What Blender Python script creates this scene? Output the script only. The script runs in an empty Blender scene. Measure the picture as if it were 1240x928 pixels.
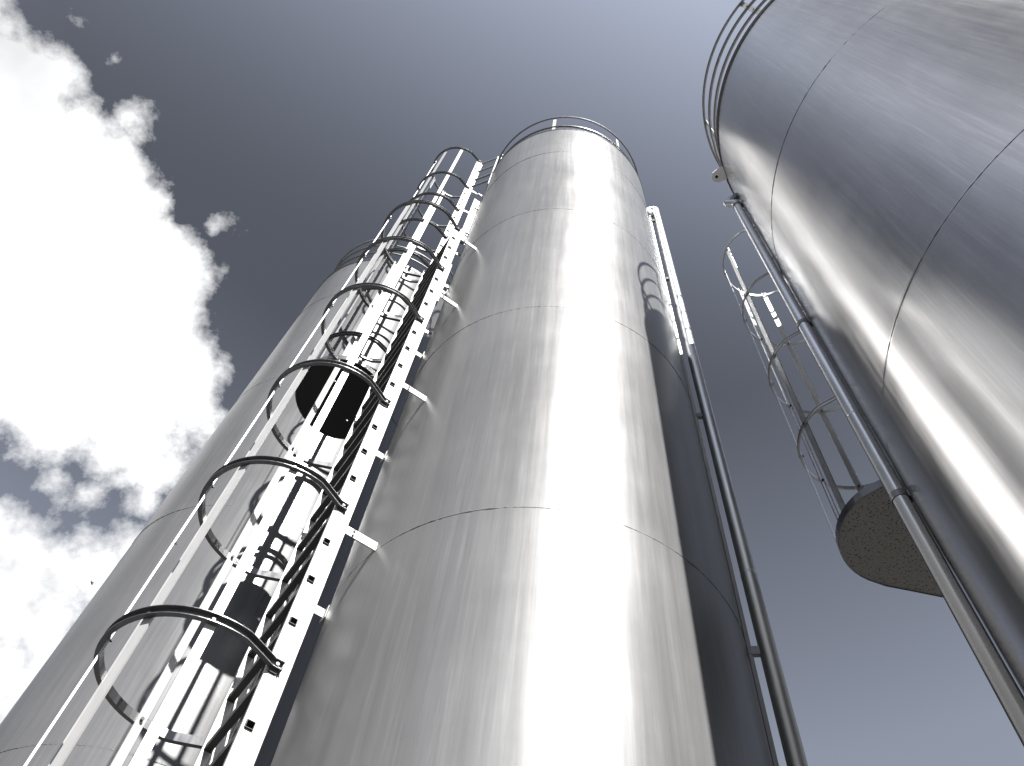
import bpy, bmesh, math, random
from mathutils import Vector, Matrix, noise
random.seed(4)
R = math.radians
scn = bpy.context.scene
U = 1.2                      # one survey unit of the layout in metres
EYE = 1.6

def W3(x, y, h):             # layout (plan x, plan y, height above the eye) -> world metres
    return Vector((x*U, y*U, h*U + EYE))

# ------------------------------------------------------------------ camera
cam = bpy.data.cameras.new('camera')
camo = bpy.data.objects.new('camera', cam); scn.collection.objects.link(camo); scn.camera = camo
cam.sensor_width = 36; cam.lens = 36*1013.7/1240; cam.clip_start = 0.05; cam.clip_end = 20000
right = Vector((0.98801132, -0.13525291, 0.07443305))
down = Vector((0.15438144, 0.86559243, -0.47635713))
fwd = Vector((0, 0.48213732, 0.87609566))
m = Matrix((right, -down, -fwd)).transposed().to_4x4()
m.translation = (0, 0, EYE)
camo.matrix_world = m

def pix_dir(u, v):
    """direction in the world that the surveyed sight line (u, v) points to"""
    return (right*(u-620) + down*(v-464) + fwd*1013.7).normalized()

# ------------------------------------------------------------------ light
SUN_AZ, SUN_EL = 163.5, 46.5
SKY_STRENGTH, SUN_STRENGTH, EXPOSURE = 0.05, 5.0, 2.05
d = Vector((math.sin(R(SUN_AZ))*math.cos(R(SUN_EL)), math.cos(R(SUN_AZ))*math.cos(R(SUN_EL)), math.sin(R(SUN_EL))))
sl = bpy.data.lights.new('sun', 'SUN'); sl.energy = SUN_STRENGTH; sl.angle = R(0.53); sl.color = (1, .975, .94)
so = bpy.data.objects.new('sun', sl); scn.collection.objects.link(so)
so.rotation_euler = d.to_track_quat('Z', 'Y').to_euler()
scn.view_settings.view_transform = 'Standard'; scn.view_settings.look = 'None'
scn.view_settings.exposure = EXPOSURE; scn.view_settings.gamma = 1
scn.view_settings.use_curve_mapping = False

world = bpy.data.worlds.new('World'); scn.world = world; world.use_nodes = True
nt = world.node_tree; nt.nodes.clear()
N = nt.nodes.new; L = nt.links.new
def math_node(op, a, b=None, c=None, clamp=False, tree=nt):
    n = tree.nodes.new('ShaderNodeMath'); n.operation = op; n.use_clamp = clamp
    for i, v in enumerate((a, b, c)):
        if v is None: continue
        if isinstance(v, (int, float)): n.inputs[i].default_value = v
        else: tree.links.new(v, n.inputs[i])
    return n.outputs[0]
out = N('ShaderNodeOutputWorld'); bg = N('ShaderNodeBackground'); bg.inputs[1].default_value = SKY_STRENGTH
L(bg.outputs[0], out.inputs[0])
sky = N('ShaderNodeTexSky'); sky.sky_type = 'NISHITA'; sky.sun_disc = False
sky.sun_elevation = R(SUN_EL); sky.sun_rotation = R(SUN_AZ); sky.air_density = 1.0; sky.dust_density = 0.3
hsv = N('ShaderNodeHueSaturation'); hsv.inputs['Saturation'].default_value = 0.40; hsv.inputs['Value'].default_value = 0.295
L(sky.outputs[0], hsv.inputs['Color'])
tc = N('ShaderNodeTexCoord')
nz = N('ShaderNodeTexNoise'); nz.inputs['Scale'].default_value = 8; nz.inputs['Detail'].default_value = 12; nz.inputs['Roughness'].default_value = .56
L(tc.outputs['Generated'], nz.inputs['Vector'])
nz2 = N('ShaderNodeTexNoise'); nz2.inputs['Scale'].default_value = 28; nz2.inputs['Detail'].default_value = 8; nz2.inputs['Roughness'].default_value = .65
L(tc.outputs['Generated'], nz2.inputs['Vector'])
# the cumulus bank: overlapping billows given by direction and angular radius (layout sight line, radius)
PUFFS = [(-30,70,92),(28,100,82),(75,112,34),(20,220,150),(118,262,100),(165,345,97),(172,430,90),(205,480,68),
         (60,360,150),(15,455,58),(95,470,90),(160,528,58),(192,570,34),
         (155,142,15),(170,158,12),(98,28,8),(139,72,6),(262,276,5),
         (-200,240,170),(-230,480,130)]
LOW = [(178,602,20),(-20,712,92),(52,722,66),(118,700,50),(158,668,30),(-20,850,80),(62,800,42),(20,865,74),(-180,760,110),(112,600,8),(70,583,6)]
def puff_field(puffs):
    mask = None
    for (u, v, r) in puffs:
        c = pix_dir(u, v); rr = (pix_dir(u+r*.7, v+r*.7)-c).length
        dn = N('ShaderNodeVectorMath'); dn.operation = 'DISTANCE'; L(tc.outputs['Generated'], dn.inputs[0]); dn.inputs[1].default_value = c
        q = math_node('MULTIPLY_ADD', dn.outputs['Value'], -1.0, rr)       # >0 inside, in radians
        mask = q if mask is None else math_node('MAXIMUM', mask, q)
    return mask
mask = puff_field(PUFFS); mlow = puff_field(LOW)
n1 = math_node('SUBTRACT', nz.outputs['Fac'], .5); n2 = math_node('SUBTRACT', nz2.outputs['Fac'], .5)
def covered(mk, a1, a2, bias, gain):
    f = math_node('MULTIPLY_ADD', n1, a1, mk); f = math_node('MULTIPLY_ADD', n2, a2, f)
    return math_node('MULTIPLY', math_node('ADD', f, bias), gain, clamp=True)
bank = covered(mask, .10, .065, .008, 38)
low = covered(mlow, .10, .06, .008, 34)
# broken cloud high up on the side away from the sun's quarter
big = N('ShaderNodeTexNoise'); big.inputs['Scale'].default_value = 2.3; big.inputs['Detail'].default_value = 9; big.inputs['Roughness'].default_value = .55
L(tc.outputs['Generated'], big.inputs['Vector'])
dv = N('ShaderNodeVectorMath'); dv.operation = 'DISTANCE'; L(tc.outputs['Generated'], dv.inputs[0])
dv.inputs[1].default_value = (math.sin(R(-120))*.64, math.cos(R(-120))*.64, .77)
near_ = math_node('MULTIPLY', math_node('SUBTRACT', .50, dv.outputs['Value']), 3.5, clamp=True)
rest = math_node('MULTIPLY', math_node('MULTIPLY', math_node('SUBTRACT', big.outputs['Fac'], .50), 7, clamp=True), near_)
cov = math_node('MAXIMUM', math_node('MAXIMUM', bank, low), math_node('MULTIPLY', rest, .4))
# self shading of the cloud: brighter billow tops, greyer bases
sh = N('ShaderNodeTexNoise'); sh.inputs['Scale'].default_value = 3.4; sh.inputs['Detail'].default_value = 6; sh.inputs['Roughness'].default_value = .5
L(tc.outputs['Generated'], sh.inputs['Vector'])
mr = N('ShaderNodeMapRange'); L(sh.outputs['Fac'], mr.inputs[0]); mr.inputs[1].default_value = .36; mr.inputs[2].default_value = .56
mr.inputs[3].default_value = 3.9; mr.inputs[4].default_value = 6.2
lowf = math_node('MULTIPLY_ADD', math_node('SUBTRACT', low, bank, clamp=True), -.12, 1.0)
lowf = math_node('MULTIPLY_ADD', math_node('MULTIPLY', n2, low), 1.1, lowf)
cb = math_node('MULTIPLY', mr.outputs[0], lowf)
cc = N('ShaderNodeVectorMath'); cc.operation = 'SCALE'; cc.inputs[0].default_value = (0.985, 0.99, 1.0); L(cb, cc.inputs['Scale'])
sp = N('ShaderNodeSeparateXYZ'); L(tc.outputs['Generated'], sp.inputs[0])
# hazy air: a wide glow round the sun's quarter and a paler sky towards the horizon
sd = N('ShaderNodeVectorMath'); sd.operation = 'DOT_PRODUCT'; L(tc.outputs['Generated'], sd.inputs[0]); sd.inputs[1].default_value = d
glow = math_node('MINIMUM', math_node('MULTIPLY', math_node('POWER', math_node('MAXIMUM', math_node('SUBTRACT', sd.outputs['Value'], .34), 0), 2.0), 19.0), 2.6)
glow = math_node('MULTIPLY', glow, math_node('SUBTRACT', 1.0, math_node('MULTIPLY', math_node('SUBTRACT', sd.outputs['Value'], .74), 5.0, clamp=True)))
hor = math_node('MINIMUM', math_node('MULTIPLY', math_node('MAXIMUM', math_node('SUBTRACT', .86, sp.outputs['Z']), 0), 5.0), 1.3)
hor = math_node('MULTIPLY', hor, math_node('MULTIPLY', math_node('SUBTRACT', sp.outputs['Z'], .40), 8.0, clamp=True))
air = N('ShaderNodeVectorMath'); air.operation = 'SCALE'; L(hsv.outputs[0], air.inputs[0]); L(math_node('ADD', math_node('ADD', glow, hor), .93), air.inputs['Scale'])
tint = N('ShaderNodeVectorMath'); tint.operation = 'MULTIPLY'; L(air.outputs[0], tint.inputs[0]); tint.inputs[1].default_value = (1.005, 1.0, 1.03)
mix = N('ShaderNodeMix'); mix.data_type = 'RGBA'; L(cov, mix.inputs[0]); L(tint.outputs[0], mix.inputs[6]); L(cc.outputs[0], mix.inputs[7])
L(mix.outputs[2], bg.inputs[0])

# ------------------------------------------------------------------ materials
def new_mat(name):
    mt = bpy.data.materials.new(name); mt.use_nodes = True
    return mt, mt.node_tree, mt.node_tree.nodes['Principled BSDF']
def ramp(t, sock, stops):
    r = t.nodes.new('ShaderNodeValToRGB'); t.links.new(sock, r.inputs[0])
    while len(r.color_ramp.elements) < len(stops): r.color_ramp.elements.new(.5)
    for e, (p, c) in zip(r.color_ramp.elements, stops):
        e.position = p; e.color = (c, c, c, 1) if isinstance(c, (int, float)) else (*c, 1)
    return r.outputs[0]
def noise_tex(t, vec, scale, detail=4, rough=.5):
    n = t.nodes.new('ShaderNodeTexNoise'); n.inputs['Scale'].default_value = scale
    n.inputs['Detail'].default_value = detail; n.inputs['Roughness'].default_value = rough
    t.links.new(vec, n.inputs['Vector']); return n.outputs['Fac']
def mapped(t, scale, loc=(0,0,0)):
    c = t.nodes.new('ShaderNodeTexCoord'); mp = t.nodes.new('ShaderNodeMapping')
    mp.inputs['Scale'].default_value = scale; mp.inputs['Location'].default_value = loc
    t.links.new(c.outputs['Object'], mp.inputs['Vector']); return mp.outputs[0]

def sheet_steel(name, base=(.62,.63,.645), r0=.30, r1=.42, seed=0, course=2.5, z0=0.0, dull=.85, coat=0):
    mt, t, b = new_mat(name)
    streak = noise_tex(t, mapped(t, (9, 9, .28), (seed, 0, 0)), 2.2, 8, .62)      # rain streaks running down
    fine = noise_tex(t, mapped(t, (60, 60, 1.2), (0, seed, 0)), 1.5, 5, .6)        # rolled grain
    blot = noise_tex(t, mapped(t, (1, 1, .8), (0, 0, seed)), 1.3, 6, .6)           # handling stains, weathering
    spk = noise_tex(t, mapped(t, (1, 1, 1), (seed, seed, 0)), 55, 3, .6)
    # weathering runs below each weld: position within the course
    pos = t.nodes.new('ShaderNodeTexCoord'); sx = t.nodes.new('ShaderNodeSeparateXYZ'); t.links.new(pos.outputs['Object'], sx.inputs[0])
    fr = math_node('FRACT', math_node('DIVIDE', math_node('SUBTRACT', sx.outputs['Z'], z0), course), tree=t)
    cn_ = math_node('FLOOR', math_node('DIVIDE', math_node('SUBTRACT', sx.outputs['Z'], z0), course), tree=t)
    wn = t.nodes.new('ShaderNodeTexWhiteNoise'); wn.noise_dimensions = '1D'
    t.links.new(math_node('ADD', cn_, seed+.37, tree=t), wn.inputs['W'])
    top = math_node('MULTIPLY', math_node('SUBTRACT', fr, .80), 5.0, clamp=True, tree=t)
    runs = noise_tex(t, mapped(t, (26, 26, .9), (seed, 0, 3)), 1.6, 4, .7)
    runs = math_node('MULTIPLY', math_node('MULTIPLY', math_node('SUBTRACT', runs, .52, tree=t), 6.0, clamp=True, tree=t), top, tree=t)
    v = math_node('MULTIPLY_ADD', math_node('SUBTRACT', streak, .5, tree=t), .34, 1.0, tree=t)
    v = math_node('MULTIPLY_ADD', math_node('SUBTRACT', fine, .5, tree=t), .24, v, tree=t)
    v = math_node('MULTIPLY_ADD', math_node('SUBTRACT', blot, .5, tree=t), .30, v, tree=t)
    v = math_node('MULTIPLY_ADD', runs, .14, v, tree=t)
    v = math_node('MULTIPLY_ADD', math_node('SUBTRACT', wn.outputs['Value'], .5, tree=t), .16, v, tree=t)   # each course rolled from its own batch
    band = noise_tex(t, mapped(t, (.02, .02, 1), (0, 0, seed)), 1.6, 5, .6)      # faint rolling marks round the sheet
    v = math_node('MULTIPLY_ADD', math_node('SUBTRACT', band, .5, tree=t), .16, v, tree=t)
    dark = math_node('MULTIPLY', math_node('SUBTRACT', spk, .66, tree=t), 8, clamp=True, tree=t)
    v = math_node('MULTIPLY_ADD', dark, -.12, v, tree=t)
    col = t.nodes.new('ShaderNodeVectorMath'); col.operation = 'SCALE'; col.inputs[0].default_value = base; t.links.new(v, col.inputs['Scale'])
    t.links.new(col.outputs[0], b.inputs['Base Color'])
    b.inputs['Metallic'].default_value = dull
    if dull < .8: b.inputs['Specular IOR Level'].default_value = .12
    b.inputs['Coat Weight'].default_value = coat; b.inputs['Coat Roughness'].default_value = .2
    mrn = t.nodes.new('ShaderNodeMapRange'); t.links.new(blot, mrn.inputs[0]); mrn.inputs[1].default_value = .3; mrn.inputs[2].default_value = .7
    mrn.inputs[3].default_value = r0; mrn.inputs[4].default_value = r1
    rg = math_node('MULTIPLY_ADD', math_node('SUBTRACT', streak, .5, tree=t), .16, mrn.outputs[0], tree=t)
    t.links.new(rg, b.inputs['Roughness'])
    wav = noise_tex(t, mapped(t, (1, 1, .55), (seed, 2, 0)), .95, 2, .4)
    bm_ = t.nodes.new('ShaderNodeBump'); bm_.inputs['Strength'].default_value = .4; bm_.inputs['Distance'].default_value = .035
    t.links.new(wav, bm_.inputs['Height'])
    t.links.new(bm_.outputs[0], b.inputs['Normal'])
    return mt
def metal(name, base, rough, metallic=.8, var=.2, scale=(12,12,3)):
    mt, t, b = new_mat(name)
    n = noise_tex(t, mapped(t, scale), 2.5, 6, .6)
    v = math_node('MULTIPLY_ADD', math_node('SUBTRACT', n, .5, tree=t), var*2, 1.0, tree=t)
    col = t.nodes.new('ShaderNodeVectorMath'); col.operation = 'SCALE'; col.inputs[0].default_value = base; t.links.new(v, col.inputs['Scale'])
    t.links.new(col.outputs[0], b.inputs['Base Color']); b.inputs['Metallic'].default_value = metallic
    t.links.new(math_node('MULTIPLY_ADD', math_node('SUBTRACT', n, .5, tree=t), .3, rough, tree=t), b.inputs['Roughness'])
    bp = t.nodes.new('ShaderNodeBump'); bp.inputs['Strength'].default_value = .2; bp.inputs['Distance'].default_value = .002
    t.links.new(n, bp.inputs['Height']); t.links.new(bp.outputs[0], b.inputs['Normal'])
    return mt
M_ALU = metal('mill_aluminium', (.25,.25,.25), .46, .3, .06)
M_SHADE_LIFT = metal('shade_lifted_ladder_metal', (.52,.52,.52), .40, .8, .08)  # ladder metal lightened in colour to offset the shade it stands in
M_WHITE, t_, b_ = new_mat('white_paint'); b_.inputs['Base Color'].default_value = (.8,.8,.8,1); b_.inputs['Roughness'].default_value = .5
M_GALV = metal('galvanised_steel', (.14,.142,.145), .33, .85, .16)
M_RUNG = metal('shade_darkened_rung_metal', (.045,.045,.045), .55, .5, .2)  # shade of the undersides and open ends put into the rung colour
M_WELD = metal('weld_metal', (.16,.16,.165), .5, .8, .5, (30,30,30))
M_RIM = metal('rim_steel', (.17,.165,.165), .42, .9, .25)
M_PIPE = metal('pipe_steel', (.50,.50,.51), .26, .95, .12, (10,10,2))
M_TUBE = metal('dull_pipe_steel', (.42,.43,.44), .36, .85, .15, (10,10,2))
M_BLACK = metal('dark_bolt_steel', (.05,.05,.052), .5, .6, .2)
M_CONC, t_, b_ = new_mat('yard_concrete')
nn = noise_tex(t_, mapped(t_, (1,1,1)), .6, 8, .6)
t_.links.new(ramp(t_, nn, [(.3, (.03,.03,.03)), (.7, (.048,.047,.046))]), b_.inputs['Base Color']); b_.inputs['Roughness'].default_value = .9
# platform floor: stippled non-slip plate
def plate_mat(name, lo, mid, hi):
    mt, t_, b_ = new_mat(name)
    nn = noise_tex(t_, mapped(t_, (1,1,1)), 85, 1, .4)
    t_.links.new(ramp(t_, nn, [(.33, lo), (.39, mid), (.75, hi)]), b_.inputs['Base Color'])
    b_.inputs['Metallic'].default_value = .1; b_.inputs['Roughness'].default_value = .75
    return mt
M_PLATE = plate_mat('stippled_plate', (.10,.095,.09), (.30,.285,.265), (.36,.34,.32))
M_PLATE_SHADED = plate_mat('shaded_plate', (.012,.012,.012), (.014,.014,.014), (.016,.016,.016))  # same plate with the shade on its underside put into the colour
M_BIRD, t_, b_ = new_mat('dark_feathers'); b_.inputs['Base Color'].default_value = (.02,.02,.02,1); b_.inputs['Roughness'].default_value = .8

# ------------------------------------------------------------------ helpers
def link_mesh(name, bm, mat, parent=None, smooth=False):
    bmesh.ops.recalc_face_normals(bm, faces=bm.faces)
    me = bpy.data.meshes.new(name); bm.to_mesh(me); bm.free(); me.materials.append(mat)
    if smooth:
        me.shade_smooth()
    o = bpy.data.objects.new(name, me); scn.collection.objects.link(o)
    if parent:
        o.parent = parent
        if parent.parent: o.location = (0,0,0)
    return o
def thing(name, label, cat, group=None):
    o = bpy.data.objects.new(name, None); scn.collection.objects.link(o); o.empty_display_size = .2
    o['label'] = label; o['category'] = cat
    if group: o['group'] = group
    return o
def set_base(root, p):
    """put the Empty at the thing's base while its parts keep their places"""
    p = Vector(p); root.location = p
    for ch in root.children: ch.matrix_parent_inverse = Matrix.Translation(-p)
def copy_part(o, parent, loc):
    c = o.copy(); scn.collection.objects.link(c); c.parent = parent; c.location = loc; return c

def prism(bm, poly, z0, z1):
    lo = [bm.verts.new((x, y, z0)) for x, y in poly]; hi = [bm.verts.new((x, y, z1)) for x, y in poly]
    n = len(poly)
    for i in range(n):
        j = (i+1) % n; bm.faces.new((lo[i], lo[j], hi[j], hi[i]))
    bm.faces.new(lo[::-1]); bm.faces.new(hi)
def sweep_flat(bm, path, prof, closed=False):
    """sweep a profile (outward, up) along a horizontal path; outward is to the left of travel"""
    n = len(path); rings = []
    for i, p in enumerate(path):
        a = path[(i-1) % n] if (closed or i > 0) else path[i]
        b = path[(i+1) % n] if (closed or i < n-1) else path[i]
        tg = (b-a); tg.z = 0; tg.normalize(); o_ = Vector((-tg.y, tg.x, 0))
        rings.append([bm.verts.new(p + o_*q[0] + Vector((0,0,q[1]))) for q in prof])
    k = len(prof)
    for i in range(n if closed else n-1):
        A, B = rings[i], rings[(i+1) % n]
        for j in range(k):
            bm.faces.new((A[j], A[(j+1) % k], B[(j+1) % k], B[j]))
    if not closed:
        bm.faces.new(rings[0]); bm.faces.new(rings[-1][::-1])
def tube(bm, path, r, seg=20, cap=True, radii=None):
    rings = []; up = None
    for i, p in enumerate(path):
        a = path[max(i-1, 0)]; b = path[min(i+1, len(path)-1)]
        tg = (b-a).normalized()
        if up is None: up = tg.orthogonal().normalized()
        up = (up - tg*up.dot(tg)).normalized(); s_ = tg.cross(up)
        rr = radii[i] if radii else r
        rings.append([bm.verts.new(p + (up*math.cos(2*math.pi*k/seg)+s_*math.sin(2*math.pi*k/seg))*rr) for k in range(seg)])
    for i in range(len(path)-1):
        for k in range(seg):
            bm.faces.new((rings[i][k], rings[i][(k+1) % seg], rings[i+1][(k+1) % seg], rings[i+1][k]))
    if cap:
        bm.faces.new(rings[0][::-1]); bm.faces.new(rings[-1])
def box(bm, c, ax, ay, az):
    """box with centre c and half-extent vectors"""
    v = [bm.verts.new(c + ax*i + ay*j + az*k) for i in (-1,1) for j in (-1,1) for k in (-1,1)]
    for f in ((0,1,3,2),(4,6,7,5),(0,4,5,1),(2,3,7,6),(0,2,6,4),(1,5,7,3)): bm.faces.new([v[i] for i in f])
def bend(points, rad, steps=8):
    """round the corners of a polyline"""
    out_ = [points[0]]
    for i in range(1, len(points)-1):
        p, a, b = points[i], points[i-1], points[i+1]
        da = (a-p).normalized(); db = (b-p).normalized()
        s0 = p + da*rad; s1 = p + db*rad
        for k in range(steps+1):
            t = k/steps; out_.append(s0*(1-t)**2 + p*2*t*(1-t) + s1*t*t)
    out_.append(points[-1]); return out_
Z = Vector((0,0,1))
def pol(azd, dist, h): return W3(math.sin(R(azd))*dist, math.cos(R(azd))*dist, h)

# ------------------------------------------------------------------ ground
bm = bmesh.new()
S = 3000
vs = [bm.verts.new(v) for v in ((-S,-S,0),(S,-S,0),(S,S,0),(-S,S,0))]; bm.faces.new(vs)
g = link_mesh('ground', bm, M_CONC); g['kind'] = 'structure'

# ------------------------------------------------------------------ silos
def silo(cx, cy, rad, seams, h_top, label, mat, rail_h, rail_r, posts, mids, rim_mat, rimw=.012, gap=None):
    C0 = Vector((cx*U, cy*U, 0)); r = rad*U; zt = h_top*U+EYE
    root = thing('silo', label, 'silo', 'steel silos standing in a group')
    root.location = C0
    seg = 192
    # shell: courses lapped by a hair, with a shallow groove on each weld
    zs = [z*U+EYE for z in seams]
    prof = [(r*0+r, 0.02)]
    off = 0
    for z in zs:
        prof += [(r-off, z-.02), (r-off, z-.004)]
        off = .0006 - off
        prof += [(r-off, z+.004), (r-off, z+.02)]
    prof.append((r-off, zt))
    bm = bmesh.new(); rings = []
    # intermediate heights keep the sheet's slight out-of-round
    P = []
    for (ra, za), (rb, zb) in zip(prof[:-1], prof[1:]):
        k = max(1, int((zb-za)/.6))
        for i in range(k): P.append((ra+(rb-ra)*i/k, za+(zb-za)*i/k))
    P.append(prof[-1])
    for pr, pz in P:
        ring = []
        for i in range(seg):
            a = 2*math.pi*i/seg
            q = Vector((math.cos(a)*1.1+cx*3, math.sin(a)*1.1, pz*.35))
            w = noise.noise(q)*.003
            ring.append(bm.verts.new((math.cos(a)*(pr+w), math.sin(a)*(pr+w), pz)))
        rings.append(ring)
    for A, B in zip(rings[:-1], rings[1:]):
        for i in range(seg):
            bm.faces.new((A[i], A[(i+1) % seg], B[(i+1) % seg], B[i]))
    sh_ = link_mesh('shell', bm, mat, root, True)
    # weld beads, irregular
    for z in zs:
        bm = bmesh.new(); path = []; rd = []
        for i in range(420):
            a = 2*math.pi*i/420
            path.append(Vector((math.cos(a)*(r-.0012), math.sin(a)*(r-.0012), z+random.gauss(0, .0008)))); rd.append(max(.0014, random.gauss(.0032 if rad < 1.1 else .0021, .0009)))
        rings = []
        for i, p in enumerate(path):
            o_ = Vector((p.x, p.y, 0)).normalized()
            rings.append([bm.verts.new(p + (o_*math.cos(k*math.pi/3)+Z*math.sin(k*math.pi/3))*rd[i]) for k in range(6)])
        for i in range(420):
            for k in range(6):
                A, B = rings[i], rings[(i+1) % 420]; bm.faces.new((A[k], A[(k+1) % 6], B[(k+1) % 6], B[k]))
        link_mesh('weld_seam', bm, M_WELD, root)
    # roof: shallow cone
    bm = bmesh.new(); ap = bm.verts.new((0,0,zt+r*.22)); ring = [bm.verts.new((math.cos(2*math.pi*i/96)*(r-.02), math.sin(2*math.pi*i/96)*(r-.02), zt-.01)) for i in range(96)]
    for i in range(96): bm.faces.new((ring[i], ring[(i+1) % 96], ap))
    link_mesh('roof', bm, mat, root, True)
    circ = lambda rr, z, n=160: [Vector((math.cos(-2*math.pi*i/n)*rr, math.sin(-2*math.pi*i/n)*rr, z)) for i in range(n)]
    bm = bmesh.new(); sweep_flat(bm, circ(r-.004, zt), [(0,-.03),(rimw,-.03),(rimw,-.018),(.004,-.018),(.004,.018),(rimw,.018),(rimw,.03),(0,.03)], True)
    link_mesh('rim', bm, rim_mat, root)
    # guard rail: flat top rail, round middle rails, drilled flat posts
    zr = rail_h*U+EYE; rr = rail_r*r
    def gapped(rad_, z, n=200):
        pts = []
        for i in range(n+1):
            a = gap[0] + (2*math.pi-gap[1])*i/n + gap[1]/2 if gap else 2*math.pi*i/n
            pts.append(Vector((math.cos(-a)*rad_, math.sin(-a)*rad_, z)))
        return pts
    bm = bmesh.new(); sweep_flat(bm, gapped(rr, zr), [(-.004,-.022),(.010,-.022),(.018,-.012),(.018,.012),(.010,.022),(-.004,.022)])
    top = link_mesh('guard_rail', bm, M_GALV if rim_mat is M_GALV else M_RIM, root)
    for f in mids:
        bm = bmesh.new(); tube(bm, gapped(rr-.006, zt+(zr-zt)*f), .015, 8)
        link_mesh('middle_rail', bm, M_GALV if rim_mat is M_GALV else M_RIM, top)
    for a in posts:
        dr = Vector((math.sin(R(a)), math.cos(R(a)), 0)); tg = Vector((dr.y, -dr.x, 0))
        bm = bmesh.new()
        box(bm, dr*(rr-.012)+Z*((zr+zt)/2-.05), dr*.004, tg*.024, Z*((zr-zt)/2+.06))
        po = link_mesh('post', bm, M_ALU, top)
        for q in (.12, .45, .75):
            bm = bmesh.new(); box(bm, dr*(rr-.006)+Z*(zt+(zr-zt)*q), dr*.006, tg*.006, Z*.006)
            link_mesh('bolt', bm, M_BLACK, top)
    return root

def fsteps(a, n): return [a+360*i/n for i in range(n)]
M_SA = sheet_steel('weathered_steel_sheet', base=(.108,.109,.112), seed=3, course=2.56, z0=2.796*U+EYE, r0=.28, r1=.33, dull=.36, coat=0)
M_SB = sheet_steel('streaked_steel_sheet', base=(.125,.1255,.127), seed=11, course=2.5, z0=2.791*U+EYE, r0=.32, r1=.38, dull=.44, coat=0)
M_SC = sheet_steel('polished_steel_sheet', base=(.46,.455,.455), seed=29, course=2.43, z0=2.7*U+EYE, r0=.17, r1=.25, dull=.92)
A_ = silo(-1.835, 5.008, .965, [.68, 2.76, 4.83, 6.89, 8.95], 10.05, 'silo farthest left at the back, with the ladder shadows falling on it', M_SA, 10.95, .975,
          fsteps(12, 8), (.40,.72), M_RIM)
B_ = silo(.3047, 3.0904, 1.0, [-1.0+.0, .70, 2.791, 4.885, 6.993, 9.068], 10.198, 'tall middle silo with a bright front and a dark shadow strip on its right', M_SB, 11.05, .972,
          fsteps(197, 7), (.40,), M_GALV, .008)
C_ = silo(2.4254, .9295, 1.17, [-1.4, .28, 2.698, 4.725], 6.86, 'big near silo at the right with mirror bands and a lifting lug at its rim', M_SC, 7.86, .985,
          fsteps(-119, 7), (.34,.67), M_RIM, .016)
# lifting lug on the near silo's rim
def rel_azimuth(cx, cy, x, y): return math.atan2(x-cx, y-cy)
az = R(-58)
dr = Vector((math.sin(az), math.cos(az), 0)); tg = Vector((dr.y, -dr.x, 0))
bm = bmesh.new()
o_ = dr*(1.17*U+.004) + Z*(6.86*U+EYE-.05)
prof2 = [(0,-.07),(.06,-.068),(.11,-.05),(.13,-.01),(.125,.035),(.085,.06),(0,.06)]
fr_, bk_ = [], []
for s_, lst in ((-.006, fr_), (.006, bk_)):
    for a_, b2_ in prof2: lst.append(bm.verts.new(o_+dr*a_+tg*b2_+Z*s_))
n_ = len(prof2)
for i in range(n_): bm.faces.new((fr_[i], fr_[(i+1) % n_], bk_[(i+1) % n_], bk_[i]))
bm.faces.new(fr_); bm.faces.new(bk_[::-1])
lug = link_mesh('lifting_lug', bm, M_WHITE, C_)
bm = bmesh.new(); tube(bm, [o_+dr*.085-Z*.0075, o_+dr*.085+Z*.0075], .015, 14); link_mesh('eye_hole', bm, M_BLACK, lug)

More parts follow.
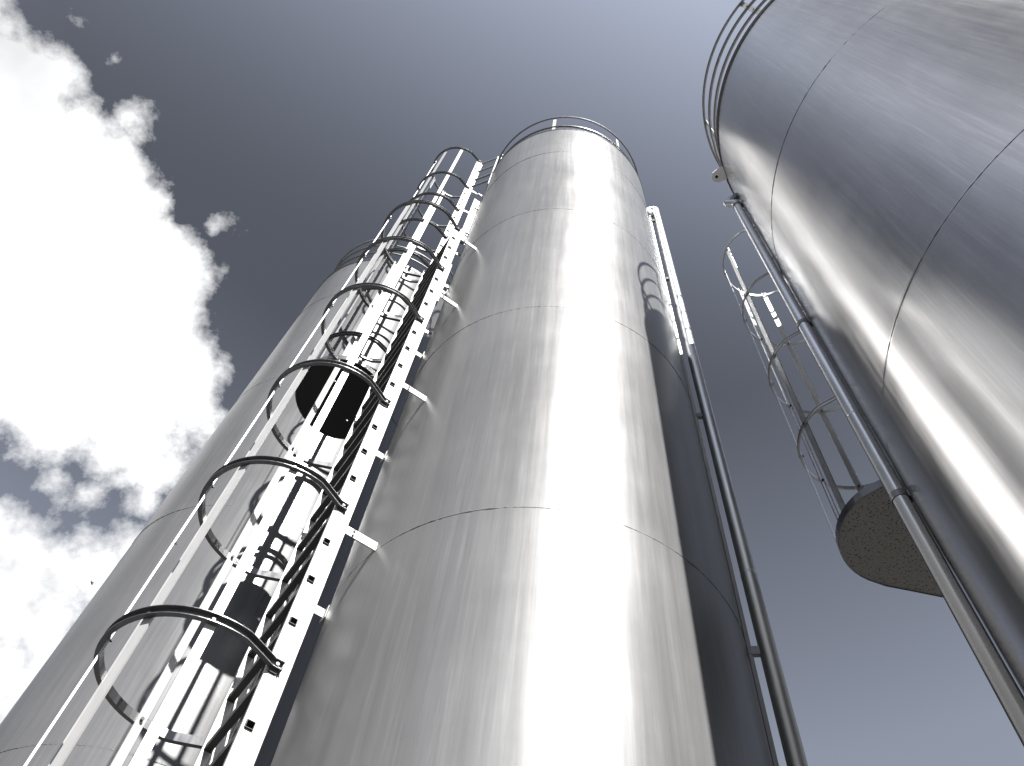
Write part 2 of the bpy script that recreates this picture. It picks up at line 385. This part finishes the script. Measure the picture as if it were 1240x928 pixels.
# ------------------------------------------------------------------ caged ladders
HW = .245*U            # half width between stiles
def frame_from(mid, beta):
    n = Vector((math.sin(R(beta)), math.cos(R(beta)), 0)); t = Vector((n.y, -n.x, 0))*1.0
    return Vector((mid[0]*U, mid[1]*U, 0)), n, t
def hoop_pts(M0, n, t, z, cn=.21, rad=.325):
    pts = [(-.012, -.262), (.03, -.264), (.075, -.285), (.125, -.308)]
    for a in range(-100, 101, 5):
        pts.append((cn+rad*math.cos(R(a)), rad*math.sin(R(a))))
    pts += [(.125, .308), (.075, .285), (.03, .264), (-.012, .262)]
    return [M0 + n*(a*U) + t*(b*U) + Z*z for a, b in pts]
HOOP_PROF = [(0,-.022),(.024,-.022),(.024,-.0185),(.004,-.0185),(.004,.0185),(.024,.0185),(.024,.022),(0,.022)]
def caged_ladder(mid, n, t, h0, h1, hoops, strap_rng, label, rung=.2283, rung0=None, platform=None, brackets=(), blen=.215, bolt_hoops=True, group='caged access ladders on the silos', cn=.21, hprof=None, hmat=None, M_ALU=M_ALU):
    M0 = Vector((mid[0]*U, mid[1]*U, 0)); z0 = h0*U+EYE; z1 = h1*U+EYE
    root = thing('caged_ladder', label, 'ladder', group)
    # stiles: channel section with a small step, punched where the rungs pass through
    lv = [z0]; holes_ = []
    rz = rung0*U+EYE
    while rz > z0+.1: rz -= rung*U
    rz += rung*U
    while rz < z1-.05:
        holes_.append(len(lv)); lv += [rz-.0195, rz+.0195]; rz += rung*U
    lv.append(z1)
    SEC = [(-.052,.0),(-.052,.021),(-.012,.021),(-.010,.018),(-.006,.018),(-.004,.021),(-.0015,.021),(.0375,.021),(.046,.021),(.046,.0)]
    for s_ in (-1, 1):
        bm = bmesh.new(); rows = []
        for z in lv: rows.append([bm.verts.new(M0 + n*a + t*(s_*(HW+b)) + Z*z) for a, b in SEC])
        for k in range(len(lv)-1):
            for i in range(len(SEC)-1):
                if k in holes_ and i == 6: continue
                bm.faces.new((rows[k][i], rows[k][i+1], rows[k+1][i+1], rows[k+1][i]))
        st = link_mesh('stile', bm, M_ALU, root)
        so_ = st.modifiers.new('thickness', 'SOLIDIFY'); so_.thickness = .0036; so_.offset = 0
    # rungs: hollow square tubes passing through both stiles
    o, w = .0172, .0156
    rz = rung0*U+EYE
    while rz > z0+.1: rz -= rung*U
    rz += rung*U
    first = None
    while rz < z1-.05:
        if first is None:
            bm = bmesh.new()
            c0 = M0 + n*.018
            A0, B0, A1, B1 = [], [], [], []
            for (dx, dz) in ((-1,-1),(1,-1),(1,1),(-1,1)):
                A0.append(bm.verts.new(c0+n*dx*o+Z*dz*o-t*(HW+.031))); B0.append(bm.verts.new(c0+n*dx*o+Z*dz*o+t*(HW+.031)))
                A1.append(bm.verts.new(c0+n*dx*w+Z*dz*w-t*(HW+.031))); B1.append(bm.verts.new(c0+n*dx*w+Z*dz*w+t*(HW+.031)))
            for i in range(4):
                j = (i+1) % 4
                bm.faces.new((A0[i],A0[j],B0[j],B0[i])); bm.faces.new((A1[j],A1[i],B1[i],B1[j]))
                bm.faces.new((A0[j],A0[i],A1[i],A1[j])); bm.faces.new((B0[i],B0[j],B1[j],B1[i]))
            # plugs well inside keep daylight out
            for e in (-1, 1): box(bm, c0+t*(e*(HW-.14)), n*w, Z*w, t*.002)
            first = link_mesh('rung', bm, M_RUNG, root); first.location = (0,0,rz)
        else: copy_part(first, root, (0,0,rz))
        rz += rung*U
    # hoops with bolts where they cross the straps and stiles
    angs = (-78, -39, 0, 39, 78)
    for h in hoops:
        z = h*U+EYE
        bm = bmesh.new(); pts = hoop_pts(M0, n, t, z, cn)
        sweep_flat(bm, pts, hprof or HOOP_PROF)
        hp = link_mesh('hoop', bm, hmat or M_GALV, root)
        for a in angs:
            dr_ = n*math.cos(R(a)) + t*math.sin(R(a))
            p = M0 + n*(cn*U) + dr_*(.325*U) + Z*z
            bm = bmesh.new(); tube(bm, [p-dr_*.020, p-dr_*.0085, p+dr_*.012], .0085, 6)
            link_mesh('bolt', bm, M_BLACK if a < 10 else M_GALV, hp)
        for s_ in (-1, 1):
            p = M0 + n*.012 + t*(s_*(HW+.024)) + Z*z
            bm = bmesh.new(); box(bm, p, n*.024, t*.003, Z*.032)
            tube(bm, [p, p+t*(s_*.018)], .009, 6); link_mesh('clamp', bm, M_GALV, hp)
    # straps on the inside of the hoops
    for a in angs:
        dr_ = n*math.cos(R(a)) + t*math.sin(R(a)); tg_ = Vector((-dr_.y, dr_.x, 0))
        c0 = M0 + n*(cn*U) + dr_*(.325*U-.0015)
        def q(a_, b_): v = c0 + dr_*a_ + tg_*b_; return (v.x, v.y)
        poly = [q(0,-.021),q(0,.021),q(-.009,.021),q(-.009,.0175),q(-.0035,.0175),q(-.0035,-.0175),q(-.009,-.0175),q(-.009,-.021)]
        bm = bmesh.new(); prism(bm, poly, strap_rng[0]*U+EYE-.03, strap_rng[1]*U+EYE+.03); link_mesh('strap', bm, M_ALU, root)
    # wall brackets
    for h in brackets:
        for s_ in (-1, 1):
            bl = blen[0 if s_ < 0 else 1] if isinstance(blen, tuple) else blen
            p = M0 + t*(s_*(HW+.004)) + Z*(h*U+EYE)
            bm = bmesh.new()
            box(bm, p - n*(bl*U/2+.02), n*(bl*U/2-.015), t*.004, Z*.030)
            box(bm, p - n*(bl*U+.012) , n*.004, t*.035, Z*.045)
            br = link_mesh('wall_bracket', bm, M_ALU, root)
            for dz in (-.016, .016):
                for e in (.035, .10):
                    bm = bmesh.new(); box(bm, p - n*e + t*(s_*.006) + Z*dz, n*.006, t*.005, Z*.006)
                    link_mesh('bolt', bm, M_BLACK, br)
    if platform: platform(root, M0, n, t)
    set_base(root, M0 + Z*z0)
    return root

def platform_builder(h, outline, holes=(), mat=None):
    def f(root, M0, n, t):
        z = h*U+EYE
        bm = bmesh.new()
        pts = [M0 + n*(a*U) + t*(b*U) for a, b in outline]
        # plate with small round drain holes: triangulated fill
        top = []; bot = []
        rings = [[(p.x, p.y) for p in pts]]
        for (a, b) in holes:
            c = M0 + n*(a*U) + t*(b*U)
            rings.append([(c.x+math.cos(k*math.pi/4)*.0085, c.y+math.sin(k*math.pi/4)*.0085) for k in range(8)])
        for zz in (z, z+.005):
            es = []
            for ring in rings:
                vs_ = [bm.verts.new((x, y, zz)) for x, y in ring]
                es += [bm.edges.new((vs_[i], vs_[(i+1) % len(vs_)])) for i in range(len(vs_))]
            bmesh.ops.triangle_fill(bm, use_beauty=True, edges=es)
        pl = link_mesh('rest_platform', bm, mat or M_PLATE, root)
        bm = bmesh.new()
        path = [Vector((p.x, p.y, z)) for p in pts]
        sweep_flat(bm, path, [(.002,-.006),(.006,-.006),(.006,.055),(.002,.055)], True)
        link_mesh('toe_board', bm, M_GALV, pl)
    return f
def cage_outline(cn=.21, rad=.32, ext=None):
    pts = [(-.02, -.255), (.03, -.262), (.075, -.285), (.125, -.305)]
    if ext is None:
        for a in range(-100, 101, 8): pts.append((cn+rad*math.cos(R(a)), rad*math.sin(R(a))))
        pts += [(.125,.305),(.075,.285),(.03,.262),(-.02,.255)]
    else:
        for a in range(-100, 11, 8): pts.append((cn+rad*math.cos(R(a)), rad*math.sin(R(a))))
        pts += ext
    return pts

# lower ladder on the middle silo, closest to the camera
nL = Vector((-.888, -.459, 0)).normalized(); tL = Vector((-nL.y*-1, nL.x*-1, 0))
tL = Vector((nL.y, -nL.x, 0))
if tL.y < 0: tL = -tL
LAD1 = caged_ladder((-.768, 2.594), nL, tL, -1.2, 6.86, [.20, 1.10, 2.010, 2.918, 3.842, 4.93, 5.86, 6.797], (.2, 6.797),
    'long lower ladder nearest us with big dark hoops, at the middle silo', rung0=.7148*2.465, brackets=(.2, 1.5, 2.82, 4.13, 5.48, 6.70), blen=.205)
# upper ladder, set further round the same silo
nU = Vector((math.sin(R(-107)), math.cos(R(-107)), 0)); tU = Vector((nU.y, -nU.x, 0))
if tU.y < 0: tU = -tU
near = Vector((-.874, 2.880, 0)); midU = near + tU*.245
holes = [(.30,-.12),(.30,.16),(.05,-.1),(.12,.14)]
LAD2 = caged_ladder((midU.x, midU.y), nU, tU, 4.75, 11.04, [5.30, 6.16, 7.07, 7.965, 8.886, 9.78, 11.04], (4.95, 11.04),
    'shorter upper ladder rising from a shade-darkened round platform to the rail of the middle silo', rung0=3.2406*3.009, platform=platform_builder(4.93, cage_outline(), holes, M_PLATE_SHADED), brackets=(6.9, 8.05, 9.0, 9.78), blen=(.20,.24))
# exit rails from the upper ladder's top to the silo edge, and the short hand post beside it
def exit_rails():
    root = thing('exit_rail', 'short white rails joining the upper ladder top to the middle silo rim', 'railing')
    a = W3(near.x+.02, near.y, 0); b = pol(-13.0, 2.83, 0)
    for k, h in enumerate((11.0, 10.6, 10.2, 9.9)):
        bm = bmesh.new(); tube(bm, [Vector((a.x, a.y, h*U+EYE)), Vector((b.x, b.y, h*U+EYE))], .015, 10)
        link_mesh('bar', bm, M_ALU, root)
    bm = bmesh.new(); tube(bm, [Vector((b.x, b.y, 9.7*U+EYE)), Vector((b.x, b.y, 11.03*U+EYE))], .014, 10); link_mesh('upright', bm, M_ALU, root)
    set_base(root, (b.x, b.y, 9.9*U+EYE))
    root2 = thing('hand_post', 'short white slotted post between the two ladders and the middle silo', 'post')
    c = Vector((math.sin(R(-14.0))*2.93*U, math.cos(R(-14.0))*2.93*U, 0))
    bm = bmesh.new(); prism(bm, [(c.x-.045, c.y), (c.x+.035, c.y+.04), (c.x+.030, c.y+.052), (c.x-.050, c.y+.012)], 8.0*U+EYE, 9.35*U+EYE)
    ps = link_mesh('channel', bm, M_ALU, root2)
    dn_ = Vector((.08, .04, 0)).normalized(); pn = Vector((dn_.y, -dn_.x, 0))
    for h in (8.3, 8.6, 8.9, 9.2):
        bm = bmesh.new(); box(bm, c+Vector((-.005,.02,0))+pn*.003+Z*(h*U+EYE), dn_*.012, pn*.002, Z*.02); link_mesh('slot', bm, M_BLACK, ps)
    for h in (8.15, 9.0):
        bm = bmesh.new(); e = Vector((-.62*U, 2.92*U, 0)); e = Vector((.3047*U, 3.0904*U, 0)) + (Vector((c.x, c.y, 0))-Vector((.3047*U, 3.0904*U, 0))).normalized()*U
        tube(bm, [c+Z*(h*U+EYE), e+Z*(h*U+EYE)], .014, 8); link_mesh('stay', bm, M_ALU, root2)
    set_base(root2, c+Z*(8.0*U+EYE))
exit_rails()

# ladder on the near silo (its lower flight is behind the silo)
bC = -20.4
nC = Vector((math.sin(R(bC)), math.cos(R(bC)), 0)); tC = Vector((nC.y, -nC.x, 0))
LAD3 = caged_ladder((2.047, 2.084), nC, tC, 3.2, 7.05, [4.11, 4.97, 6.0, 7.015], (3.35, 7.015),
    'caged ladder behind the big near silo, half lit, standing on a speckled platform', rung0=4.0,
    platform=platform_builder(3.286, cage_outline(ext=[(.515,.12),(.47,.26),(.42,.42),(.34,.66),(.24,.95),(-.10,1.0),(-.09,.8),(-.02,.4),(-.02,.1)]), ()), brackets=(4.0, 5.6), blen=.09,
    hprof=[(0,-.018),(.010,-.018),(.010,-.015),(.003,-.015),(.003,.015),(.010,.015),(.010,.018),(0,.018)], hmat=M_SHADE_LIFT, M_ALU=M_SHADE_LIFT)

# little access ladder with rungs on the rim of the far left silo
def top_gate():
    root = thing('rim_ladder', 'small white step ladder at the rim of the far left silo', 'ladder')
    c = Vector((-1.835*U, 5.008*U, 0))
    def P(azd, h, rr=.975): a = R(azd); return c + Vector((math.sin(a), math.cos(a), 0))*(rr*.965*U) + Z*(h*U+EYE)
    for a in (132, 146):
        bm = bmesh.new(); tube(bm, [P(a, 9.7, 1.03), P(a, 11.0, 1.03)], .018, 8); link_mesh('upright', bm, M_ALU, root)
    for i in range(5):
        h = 9.85+i*.26
        bm = bmesh.new(); tube(bm, [P(132, h, 1.03), P(146, h, 1.03)], .012, 8); link_mesh('rung', bm, M_ALU, root)
    set_base(root, P(139, 9.7, 1.03))
top_gate()

# ------------------------------------------------------------------ pipes
root = thing('vent_pipe', 'pipe right of the middle silo, white at its top and dark below', 'pipe', 'pipes running up the silos')
pB = pol(26.1, 3.0, 0); tB = pol(24.55, 2.985, 0)
bm = bmesh.new(); tube(bm, bend([Vector((pB.x, pB.y, .05)), Vector((pB.x, pB.y, 9.50*U+EYE)), Vector(((pB.x+tB.x)/2, (pB.y+tB.y)/2, 9.50*U+EYE+.02)), Vector((tB.x, tB.y, 9.50*U+EYE)), Vector((tB.x, tB.y, 9.26*U+EYE))], .035, 8), .047, 24)
link_mesh('pipe', bm, M_TUBE, root, True)
bm = bmesh.new(); prism(bm, [(tB.x-.012, tB.y-.012), (tB.x+.012, tB.y-.012), (tB.x+.012, tB.y+.012), (tB.x-.012, tB.y+.012)], 1.0, 9.3*U+EYE)
link_mesh('mounting_rail', bm, M_ALU, root)
for h in (1.35, 2.80, 4.87, 7.35, 9.1):
    bm = bmesh.new(); e = tB; v = (pB-e); v.z = 0; mid_ = (pB+e)/2; mid_.z = h*U+EYE
    box(bm, mid_, v*.45, v.normalized().cross(Z)*.014, Z*.028); link_mesh('bracket', bm, M_GALV, root)
for h in (.9, 3.3, 5.72, 8.1):
    bm = bmesh.new(); tube(bm, [Vector((pB.x, pB.y, h*U+EYE-.012)), Vector((pB.x, pB.y, h*U+EYE+.012))], .0485, 24); link_mesh('collar', bm, M_TUBE, root)
set_base(root, (pB.x, pB.y, .05))

root = thing('vent_pipe', 'long bright pipe hugging the left edge of the big near silo, hooked at its top', 'pipe', 'pipes running up the silos')
pC = pol(41.65, 2.16, 0); outC = Vector((-.995, .676, 0)).normalized(); sideC = Vector((outC.y, -outC.x, 0))
zt = 6.28*U+EYE
hook = bend([Vector((pC.x, pC.y, .05)), Vector((pC.x, pC.y, zt-.10)), Vector((pC.x, pC.y, zt))+outC*.075, Vector((pC.x, pC.y, zt+.075))-outC*.06], .028, 6)
bm = bmesh.new(); tube(bm, hook, .036, 24); link_mesh('pipe', bm, M_PIPE, root, True)
for h in (6.12, 4.02, 2.53, 1.0):
    c = Vector((pC.x, pC.y, h*U+EYE)); bm = bmesh.new()
    tube(bm, [c-Z*.02, c+Z*.02], .0405, 24)
    box(bm, c-outC*.04, outC*.012, sideC*.018, Z*.02)
    link_mesh('clamp', bm, M_RIM, root)
for h in (5.2, 3.1):
    c = Vector((pC.x, pC.y, h*U+EYE)); bm = bmesh.new(); tube(bm, [c-Z*.006, c+Z*.006], .0372, 24); link_mesh('joint', bm, M_PIPE, root)
set_base(root, (pC.x, pC.y, .05))

# ------------------------------------------------------------------ two small flying things
def flyer(u, v, dist, size, label, tilt, name='insect', cat='insect'):
    c = Vector((0,0,EYE)) + pix_dir(u, v)*dist
    a1 = (right*math.cos(tilt)+down*math.sin(tilt)); a2 = fwd.cross(a1)
    root = thing(name, label, cat, None)
    bm = bmesh.new(); tube(bm, [c+a1*size*x for x in (-1,-.6,-.1,.4,.8,1)], 1, 8, True, [size*.05, size*.22, size*.28, size*.24, size*.22, size*.06])
    link_mesh('body', bm, M_BIRD, root, True)
    for s_ in (-1, 1):
        bm = bmesh.new()
        vv = [c+a1*size*.3, c+a1*size*.5+a2*s_*size*.5+fwd*size*.3, c-a1*size*.2+a2*s_*size*.6+fwd*size*.45, c-a1*size*.2]
        lo = [bm.verts.new(p) for p in vv]; hi = [bm.verts.new(p+fwd*size*.05) for p in vv]
        bm.faces.new(lo); bm.faces.new(hi[::-1])
        for i in range(4): bm.faces.new((lo[i], lo[(i+1) % 4], hi[(i+1) % 4], hi[i]))
        link_mesh('wing', bm, M_BIRD, root)
    set_base(root, c)
flyer(111, 706, 3.0, .0075, 'tiny dark insect flying against the lower left cloud', 1.3)
flyer(212, 658, 3.2, .0085, 'tiny dark insect flying in front of the left silo', .5)
